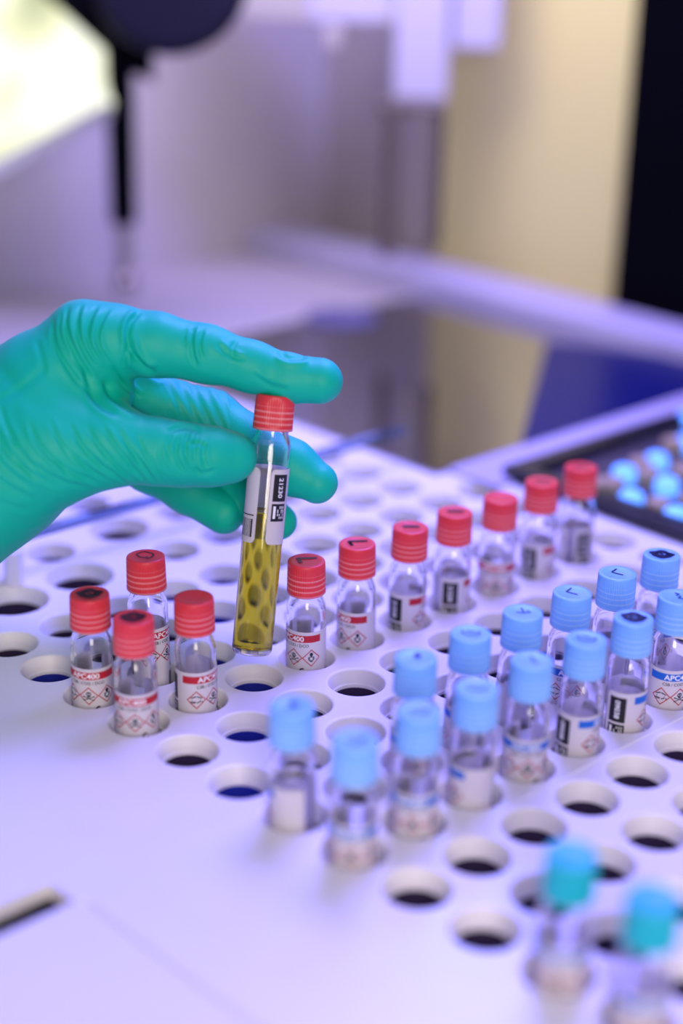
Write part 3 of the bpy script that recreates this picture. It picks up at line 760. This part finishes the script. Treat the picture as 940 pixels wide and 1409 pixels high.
for x, y in ((842, 668), (891, 654), (905, 697), (880, 640), (938, 650), (820, 668), (950, 690), (925, 612), (980, 665), (965, 720)):
    q = ground(x, y + 8, 3); o = link('tray_cap', bt, None, tray, (q.x, q.y, 2)); o['label'] = 'tan vial cap'

# ------------------------------------------------------------------ enclosure behind: walls, column, machine head, rods, pole, screen
wc = Vector((-24.0, 1556.0))                       # corner of the two walls
def wall(name, p, q, z0, z1, th, m):
    t = (q - p).normalized(); n_ = Vector((-t.y, t.x)) * th
    o = link(name, prism(name, [tuple(p), tuple(q), tuple(q + n_), tuple(p + n_)], z0, z1), m); o['kind'] = 'structure'; return o
o = link('floor_rear', prism('floor_rear', lpoly(GL0, 9.82, 40, -30, 14), -12, -6), M['rear_floor']); o['kind'] = 'structure'
o = link('floor_side', prism('floor_side', lpoly(GL0, -20, 9.8, -30, -9.65), -12, -6), M['rear_floor']); o['kind'] = 'structure'
wall('wall_left', wc, wc - an * 900, -5.9, 700, -12, M['grey_wall'])
wall('wall_right', wc, wc + cn * 900, -5.9, 700, 12, M['grey_panel'])
fl = link('floor', box_me('floor', (1400, 1900, 10), 0, (0, 900, -80)), M['black']); fl['kind'] = 'structure'
# warm panel fixed to the right wall
def on_wall(px): # where the ray column px meets the right wall, at deck height
    best = None
    for j in range(0, 9000):
        p = wc + cn * (j * 0.1); v = Vector((p.x, p.y, 120)) - CAM
        x = v.dot(RIGHT) / v.dot(FWD) * F; y = v.dot(DOWN) / v.dot(FWD) * F
        if cr * x + sr * y + W / 2 > px: return p
    return p
pa, pb = on_wall(612), on_wall(905)
pn = Vector((cn.y, -cn.x)); pn = pn if pn.dot(-an) > 0 else -pn
o = link('beige_panel', prism('beige_panel', [tuple(pa), tuple(pb), tuple(pb + pn * 8), tuple(pa + pn * 8)], -5, 318, 1.5), M['beige'])
tag(o, 'tall plain beige panel on the rear wall, left of the black column', 'wall panel')
cb = ground(838, 432, 0); cb = Vector((cb.x, cb.y))
o = link('column', prism('column', [tuple(cb), tuple(cb + cn * 240), tuple(cb + cn * 240 + an * 70), tuple(cb + an * 70)], -5, 560, 3), M['black'])
tag(o, 'broad black column at the right edge of the background', 'column')

def pbox(name, x0, y0, x1, y1, d, th, m, parent=None, bevel=2.0):
    a, b, c = at(x0, y0, d), at(x1, y0, d), at((x0 + x1) / 2, y1, d)
    w = (b - a).length; mid = (a + b) / 2; h = mid.z - c.z
    return link(name, box_me(name, (w, th, h), bevel, (mid.x, mid.y + th / 2, mid.z - h / 2)), m, parent)
head = empty('machine_head', at(560, 0, 1240)); hp = head.location.copy()
def kid(o): o.parent = head; o.location = -hp; return o
tag(head, 'blurred white robotic pipetting head hanging at the top of the background', 'machine')
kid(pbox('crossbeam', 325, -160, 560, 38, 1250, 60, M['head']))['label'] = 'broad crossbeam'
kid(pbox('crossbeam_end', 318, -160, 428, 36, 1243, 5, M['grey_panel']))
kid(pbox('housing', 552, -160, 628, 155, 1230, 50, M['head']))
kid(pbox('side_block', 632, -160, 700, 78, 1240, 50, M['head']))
kid(pbox('knob', 447, 38, 470, 70, 1255, 18, M['grey_panel']))
for x, w_, y1, m_ in ((531, 19, 352, 'rod'), (573, 13, 332, 'steel'), (597, 17, 340, 'rod')):
    a = at(x, 140, 1262); b = at(x, y1, 1262); r = w_ / 2 / F * 1262
    kid(link('guide_rod', lathe('guide_rod', [(0, 0), (r, 0), (r, 4), (r * 0.92, 5), (r * 0.92, (a.z - b.z) - 3), (r, a.z - b.z), (0, a.z - b.z)], 24), M[m_], None, None, smooth=True))
    rod = [o for o in C.objects if o.name.startswith('guide_rod')][-1]
    rod.location = b * MM - hp
kid(pbox('rod_bracket', 520, 144, 612, 160, 1258, 20, M['rod']))

pf = at(172, 388, 1290); pt = at(172, -60, 1290); hgt = pt.z - pf.z
pole = empty('black_pole', (pf.x, pf.y, pf.z)); tag(pole, 'thick black vertical pole with pale metal foot at the left of the background', 'pole')
kz = (at(172, 300, 1290).z - pf.z)
link('shaft', lathe('shaft', [(0, kz), (9, kz), (10, kz + 2), (10.5, hgt), (0, hgt)], 28), M['black'], pole, smooth=True)
link('foot', lathe('foot', [(0, -8), (9, -8), (9, 4), (6, 8), (6, kz - 4), (7.5, kz), (0, kz)], 28), M['steel'], pole, smooth=True)
hs = at(232, -35, 1150)
o = link('lamp_housing', lathe('lamp_housing', [(0, -30), (38, -30), (48, -25), (53, -12), (55, 8), (50, 18), (0, 22)], 48), M['black_blue'], None, (hs.x, hs.y, hs.z), smooth=True)
o.rotation_euler = (math.radians(74), 0, math.radians(10))
tag(o, 'large dark rounded housing behind the black pole at upper left', 'housing')

# bright back-lit screen, tilted, at the upper left
def screen_mat():
    m = bpy.data.materials.new('backlit_screen'); m.use_nodes = True; nt = m.node_tree; b = nt.nodes['Principled BSDF']
    b.inputs['Base Color'].default_value = (0.02, 0.02, 0.02, 1); b.inputs['Roughness'].default_value = 0.3
    tc = nt.nodes.new('ShaderNodeTexCoord'); n = nt.nodes.new('ShaderNodeTexNoise'); n.inputs['Scale'].default_value = 13; n.inputs['Detail'].default_value = 1.0
    nt.links.new(tc.outputs['Object'], n.inputs['Vector'])
    r = nt.nodes.new('ShaderNodeValToRGB'); e = r.color_ramp.elements
    e[0].position = 0.27; e[0].color = (0.30, 0.10, 0.05, 1); e[1].position = 0.66; e[1].color = (1.0, 1.0, 0.9, 1)
    for p_, c__ in ((0.36, (0.52, 0.56, 0.34, 1)), (0.44, (0.85, 0.86, 0.52, 1)), (0.52, (1.05, 1.08, 0.86, 1))):
        x = e.new(p_); x.color = c__
    nt.links.new(n.outputs['Fac'], r.inputs[0]); nt.links.new(r.outputs[0], b.inputs['Emission Color']); b.inputs['Emission Strength'].default_value = 1.15
    return m
def slab(name, pix, d, th, m, parent=None):
    f_ = [at(x, y, d) for x, y in pix]; b_ = [p + FWD * th for p in f_]; n = len(pix)
    return link(name, mesh(name, [tuple(p) for p in f_ + b_], [tuple(range(n)), tuple(range(2 * n - 1, n - 1, -1))] + [(i, i + n, (i + 1) % n + n, (i + 1) % n) for i in range(n)]), m, parent)
scr = empty('backlit_screen'); tag(scr, 'bright yellow white lit screen tilted at the upper left corner', 'screen')
slab('screen_panel', [(-60, -60), (40, -30), (104, 30), (168, 92), (172, 118), (150, 150), (-60, 252)], 1230, 5, screen_mat(), scr)
slab('lower_border', [(-60, 250), (148, 142), (153, 156), (-60, 272)], 1226, 8, M['screen_rim'], scr)
slab('top_bezel', [(40, -60), (210, -60), (210, 110), (170, 92), (104, 30), (52, -18)], 1222, 8, M['black'], scr)
